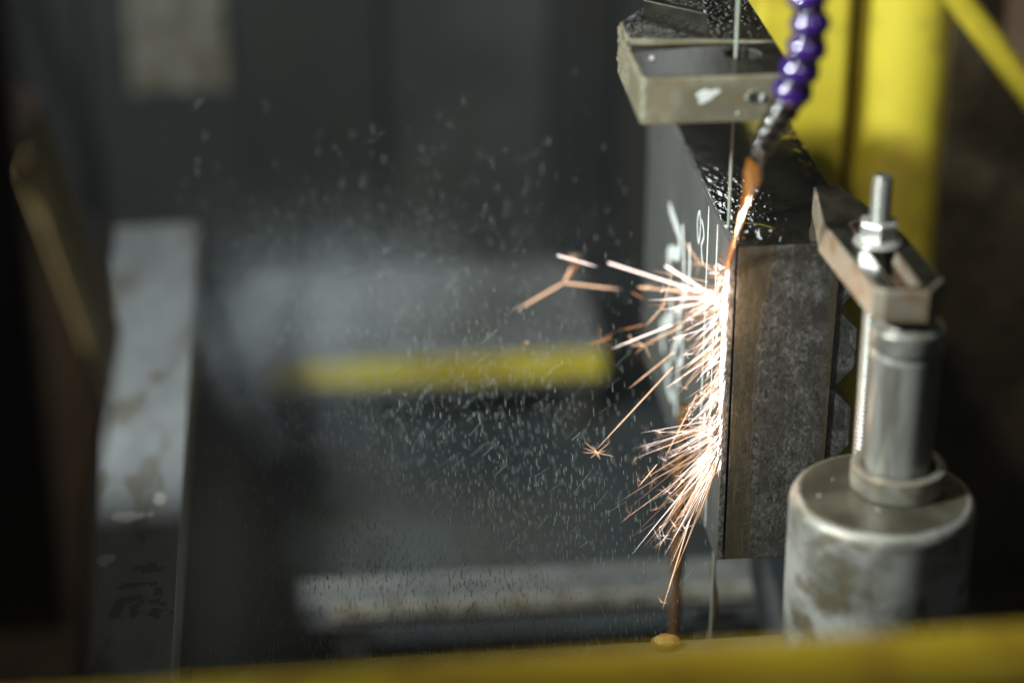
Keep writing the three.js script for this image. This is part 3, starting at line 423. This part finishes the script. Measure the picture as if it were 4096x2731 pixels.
{
  const rnd = rng(77);
  // single sparks that flew clear: [heat, segments (x0,y0,x1,y1), z, radius, burst]
  const solo = [
    [hot, [[-65.8, 6.2, -51.2, 0.9]], 16, 0.32, [-60.8, 4.6, 4, 9], 'bright white spark flying level farthest out beside a small star burst'],
    [warm, [[-65.5, 3.4, -82.6, -5.6], [-65.5, 3.4, -45.1, -0.1], [-65.5, 3.4, -62.4, 10.0]], 34, 0.5, null, 'orange spark splitting into three long forks away from the block'],
    [hot, [[-48.6, 6.0, -7.7, -9.5]], 24, 0.42, null, 'long pink white spark slanting down to the bright core'],
    [hot, [[-28.1, 4.0, -9.6, -9.4]], 24, 0.48, null, 'short thick pink white spark in front of the paint squiggle'],
    [warm, [[-38.1, -3.0, -10.0, -8.0]], 26, 0.42, [-33.7, -3.4, 3, 5], 'nearly level orange spark below the long pink one'],
    [hot, [[-22.9, -24.0, -45.3, -31.8]], 14, 0.3, [-37.6, -29.1, 4, 4], 'white spark drooping outwards with a tiny side fork'],
    [warm, [[-19.9, -21.9, -33.8, -29.0]], 20, 0.36, [-33.8, -29.0, 7, 7], 'orange spark ending in a small ragged burst'],
    [warm, [[-26.0, -17.5, -32.6, -24.7], [-26.0, -17.5, -22.3, -3.3]], 12, 0.26, [-26.0, -17.5, 3, 4], 'kinked thin spark bending below the upper fan'],
    [warm, [[-21.6, -34.9, -37.9, -50.3]], 14, 0.3, null, 'orange spark falling steeply outwards at mid height'],
    [warm, [[-20.5, -45.0, -48.4, -79.8]], 6, 0.34, [-48.4, -79.8, 6, 10], 'long orange spark falling to a feathery star burst'],
    [warm, [[-11.4, -113.4, -21.2, -151.8]], 2, 0.3, [-21.0, -150.0, 4, 3], 'lowest spark dropping past the foot of the block'],
    [ember, [[-46.7, -22.2, -56.1, -24.5]], 26, 0.34, [-50.8, -23.2, 6, 4], 'faint ember with two thin whiskers'],
    [ember, [[-34.8, -18.8, -43.3, -20.7]], 24, 0.34, null, 'faint short ember above the drooping white spark'],
    [ember, [[-40.2, -4.9, -35.3, -7.6]], 26, 0.34, null, 'small faint ember below the long pink spark'],
    [ember, [[-75.9, -26.0, -78.0, -26.1]], 20, 0.45, null, 'tiny ember dot far out level with the yellow beam'],
    [warm, [[-19.7, 9.1, -14.0, 1.0], [-14.0, 1.0, -9.7, -1.6]], 16, 0.34, [-14.0, 1.0, 6, 5], 'orange star burst just in front of the two painted lines'],
    [warm, [[-24.7, -88.0, -32.2, -97.0]], 2, 0.26, [-27.6, -91.8, 3, 2], 'yellowish short spark under the feathery fan'],
    [warm, [[-11.5, -55.8, -23.0, -82.2]], 8, 0.3, null, 'thin straight orange spark beside the paint marks'],
    [ember, [[-65.5, 3.4, -59.2, 13.4]], 34, 0.42, null, 'faint ember trail rising from the three way fork'],
  ];
  for (const [m, segs, z, wide, burst, label] of solo) {
    const r = wide * 0.56;
    const b = Bundle(); for (const [x0, y0, x1, y1] of segs) ray(b, V(x0, y0, z), V(x1, y1, z + (rnd() - 0.5) * 6), r, r * 0.9);
    const at = [segs[0][0], segs[0][1], z], s = single('spark', toGeo(b), m, at, label, 'spark', 'single sparks flying clear of the cut');
    if (burst) { const c = Bundle(); star(c, V(burst[0], burst[1], z), burst[2], burst[3], r * 0.42, rnd); base.set(s, at); part('burst', toGeo(c), m === hot ? warm : m, s); }
  }
  // dense shower along the cut
  const A = Bundle(), B = Bundle(), C = Bundle();
  const fan = (n, y, dy, a0, a1, l0, l1, rad, forks) => {
    for (let k = 0; k < n; k++) {
      const o = V(-0.6 - 2 * rnd(), y + dy * (rnd() - 0.5), 1 + 3 * rnd()), a = (a0 + (a1 - a0) * (0.5 * rnd() + 0.5 * rnd())) * Math.PI / 180, l = l0 + (l1 - l0) * Math.pow(rnd(), 1.6), e = (rnd() - 0.25) * 0.9;
      const start = 0.05 + 0.35 * rnd(), dir = V(Math.cos(a) * Math.cos(e), Math.sin(a) * Math.cos(e), Math.sin(e));
      const p = o.clone().addScaledVector(dir, l * start * 0.6), q = o.clone().addScaledVector(dir, l), t = rnd(), g = t < 0.3 ? A : t < 0.78 ? B : C; q.y -= l * 0.06;
      ray(g, p, q, rad * (0.6 + 0.8 * rnd()), rad * 0.7);
      if (rnd() < forks) star(rnd() < 0.5 ? A : B, q.clone().lerp(p, rnd() * 0.3), 1 + l * 0.07, 4 + Math.floor(rnd() * 4), rad * 0.45, rnd);
    }
  };
  fan(52, -20, 10, 150, 215, 5, 32, 0.1, 0.3);
  fan(18, -10, 8, 120, 190, 3, 11, 0.15, 0.3);
  fan(36, -34, 16, 190, 240, 5, 26, 0.1, 0.25);
  fan(28, -55, 12, 195, 250, 4, 22, 0.08, 0.3);
  fan(46, -73, 8, 165, 200, 6, 36, 0.05, 0.8);
  fan(36, -80, 14, 185, 225, 5, 38, 0.05, 0.6);
  fan(70, -84, 14, 215, 252, 10, 50, 0.055, 0.35);
  // short strands boiling down the edge
  for (let k = 0; k < 130; k++) { const y = -8 - 82 * Math.pow(rnd(), 0.8), x = -0.2 - 7 * Math.pow(rnd(), 2.2), z = 0.8 + 3 * rnd(), a = (215 + 50 * rnd()) * Math.PI / 180, l = 2 + 7 * rnd(); ray(rnd() < 0.5 ? A : B, V(x, y, z), V(x + l * Math.cos(a), y + l * Math.sin(a), z + 2 * rnd()), 0.09 + 0.1 * rnd(), 0.06); }
  // white hot discharge line hugging the front edge
  for (let k = 0; k < 60; k++) { const y = -7 - 80 * rnd() * (0.5 + 0.5 * rnd()), x = -0.1 - 1.6 * rnd(); ray(A, V(x, y, 0.9 + rnd()), V(x - 0.6 * rnd(), y - 3 - 6 * rnd(), 0.9 + rnd()), 0.14 + 0.5 * rnd() * sm(-75, -30, y), 0.1); }
  const sh = thing('spark_shower', 'dense shower of white and orange sparks boiling off the cut edge', 'sparks', [0, -50, 2]);
  part('white_sparks', toGeo(A), hot, sh).userData.kind = 'stuff'; part('orange_sparks', toGeo(B), warm, sh).userData.kind = 'stuff'; part('ember_trails', toGeo(C), ember, sh).userData.kind = 'stuff';
  sh.userData.kind = 'stuff';
  for (const [x, y, z, i] of [[-6, -18, 6, 0.0028], [-6, -32, 6, 0.0028], [-6, -74, 6, 0.0012]]) { const l = new THREE.PointLight(rgb(1, 0.66, 0.42), i, 0, 2); l.position.set(x * MM - 0, (y + 50) * MM, (z - 2) * MM); l.castShadow = true; l.shadow.radius = 0.15; sh.add(l); }
}

// ---------------------------------------------------------------- falling coolant: streams and spray
{
  const mBrown = phy({ color: rgb(0.2, 0.11, 0.05), roughness: 0.25, transmission: 0.4, thickness: 0 });
  const strand = (x, z, y0, y1, r, s) => { const p = []; for (let k = 0; k <= 10; k++) { const t = k / 10; p.push([x + 2.2 * (vnoise(t * 6, s, 200) - 0.5), y0 + (y1 - y0) * t, z + 2 * (vnoise(t * 6, s, 201) - 0.5)]); } const g = tube(p, r, 60, 10), q = g.attributes.position, n = g.attributes.normal; for (let i = 0; i < q.count; i++) { const f = (fbm(q.getY(i) * 0.12, s, 202, 3) - 0.45) * r * 1.6; q.setXYZ(i, q.getX(i) + n.getX(i) * f, q.getY(i) + n.getY(i) * f, q.getZ(i) + n.getZ(i) * f); } g.computeVertexNormals(); return g; };
  single('coolant_strand', strand(-2, -70, -100, -260, 2.2, 3), mBrown, [-2, -260, -70], 'wide brown coolant strand falling behind the cut edge', 'liquid stream', 'brown coolant falling below the block');
  single('coolant_strand', strand(5.5, -30, -134, -200, 0.9, 8), mBrown, [5.5, -200, -30], 'thin broken brown coolant strand dripping from the block foot', 'liquid stream', 'brown coolant falling below the block');

  const rnd = rng(4242), N = 7000, g = new THREE.CapsuleGeometry(0.13, 2.2, 3, 7); g.scale(MM, MM, MM);
  const spray = new THREE.InstancedMesh(g, phy({ color: rgb(0.45, 0.53, 0.5), roughness: 0.5, transmission: 0.45, thickness: 0 }), N);
  const q = new THREE.Quaternion(), m = new THREE.Matrix4(), e = new THREE.Euler();
  for (let k = 0; k < N; k++) {
    let x, y; do { x = -198 + 190 * rnd(); y = 90 - 280 * rnd(); } while (rnd() > Math.exp(-Math.pow((x + 108 + (y + 70) * 0.12) / 66, 2)) * Math.pow(sm(85, -115, y), 1.25) + 0.012 * sm(80, 0, y));
    const z = 18 + 30 * (rnd() + rnd() - 1); const odd = rnd() < 0.04;
    e.set((rnd() - 0.5) * 0.1, 0, odd ? -0.5 - 0.5 * rnd() : 0.06 + (rnd() - 0.5) * 0.09); q.setFromEuler(e);
    const s = (0.3 + 0.85 * Math.pow(rnd(), 2.4)) * (0.5 + 0.5 * sm(20, -90, y)), l = odd ? 1.6 + 2 * rnd() : 0.45 + 1.15 * rnd() * rnd() + 0.25 * rnd();
    m.compose(V(x * MM, y * MM, z * MM), q, V(odd ? s * 0.6 : s, l, odd ? s * 0.6 : s)); spray.setMatrixAt(k, m);
  }
  // drifting mist: very fine droplets hanging behind the spray in soft clumps
  const NM = 96000, mist = new THREE.InstancedMesh(new THREE.OctahedronGeometry(0.15 * MM, 0), std({ color: rgb(0.5, 0.55, 0.6), roughness: 1 }), NM);
  const puffs = [[-140, -150, -340, 66, 34, 40, 2.5], [-151, -180, -340, 40, 26, 40, 5], [-184, -180, -330, 34, 24, 40, 3.5], [-111, -174, -350, 46, 26, 40, 4], [-219, -164, -250, 26, 40, 30, 4.5], [-127, -246, -200, 70, 22, 30, 2.2], [-32, -166, -340, 36, 34, 40, 2.2], [-148, -218, -280, 60, 30, 40, 2.5]];  // the puff over the table rail stands in for the bluish sheen on it
  const tot = puffs.reduce((a, p) => a + p[6], 0), gs = () => (rnd() + rnd() + rnd() + rnd() - 2) * 1.1;
  for (let k = 0; k < NM;) {
    let r = rnd() * tot, p = puffs[0]; for (const c of puffs) { p = c; if ((r -= c[6]) < 0) break; }
    const x = p[0] + p[3] * gs(), y = p[1] + p[4] * gs(), z = p[2] + p[5] * gs(); if (y < -310 || rnd() > sm(0.32, 0.62, fbm(x * 0.022 + 9, y * 0.022 + z * 0.01 + 9, 301, 3))) continue;
    m.makeTranslation(x * MM, y * MM, z * MM); mist.setMatrixAt(k++, m);
  }
  mist.name = 'coolant_mist'; tag(mist, 'soft pale mist drifting behind the falling spray', 'mist', null, 'stuff'); mist.castShadow = mist.receiveShadow = true; scene.add(mist);
  spray.name = 'coolant_spray'; tag(spray, 'fine pale spray of falling coolant drops left of the block', 'spray', null, 'stuff'); spray.castShadow = spray.receiveShadow = true; scene.add(spray);
}

renderer.render(scene, camera);
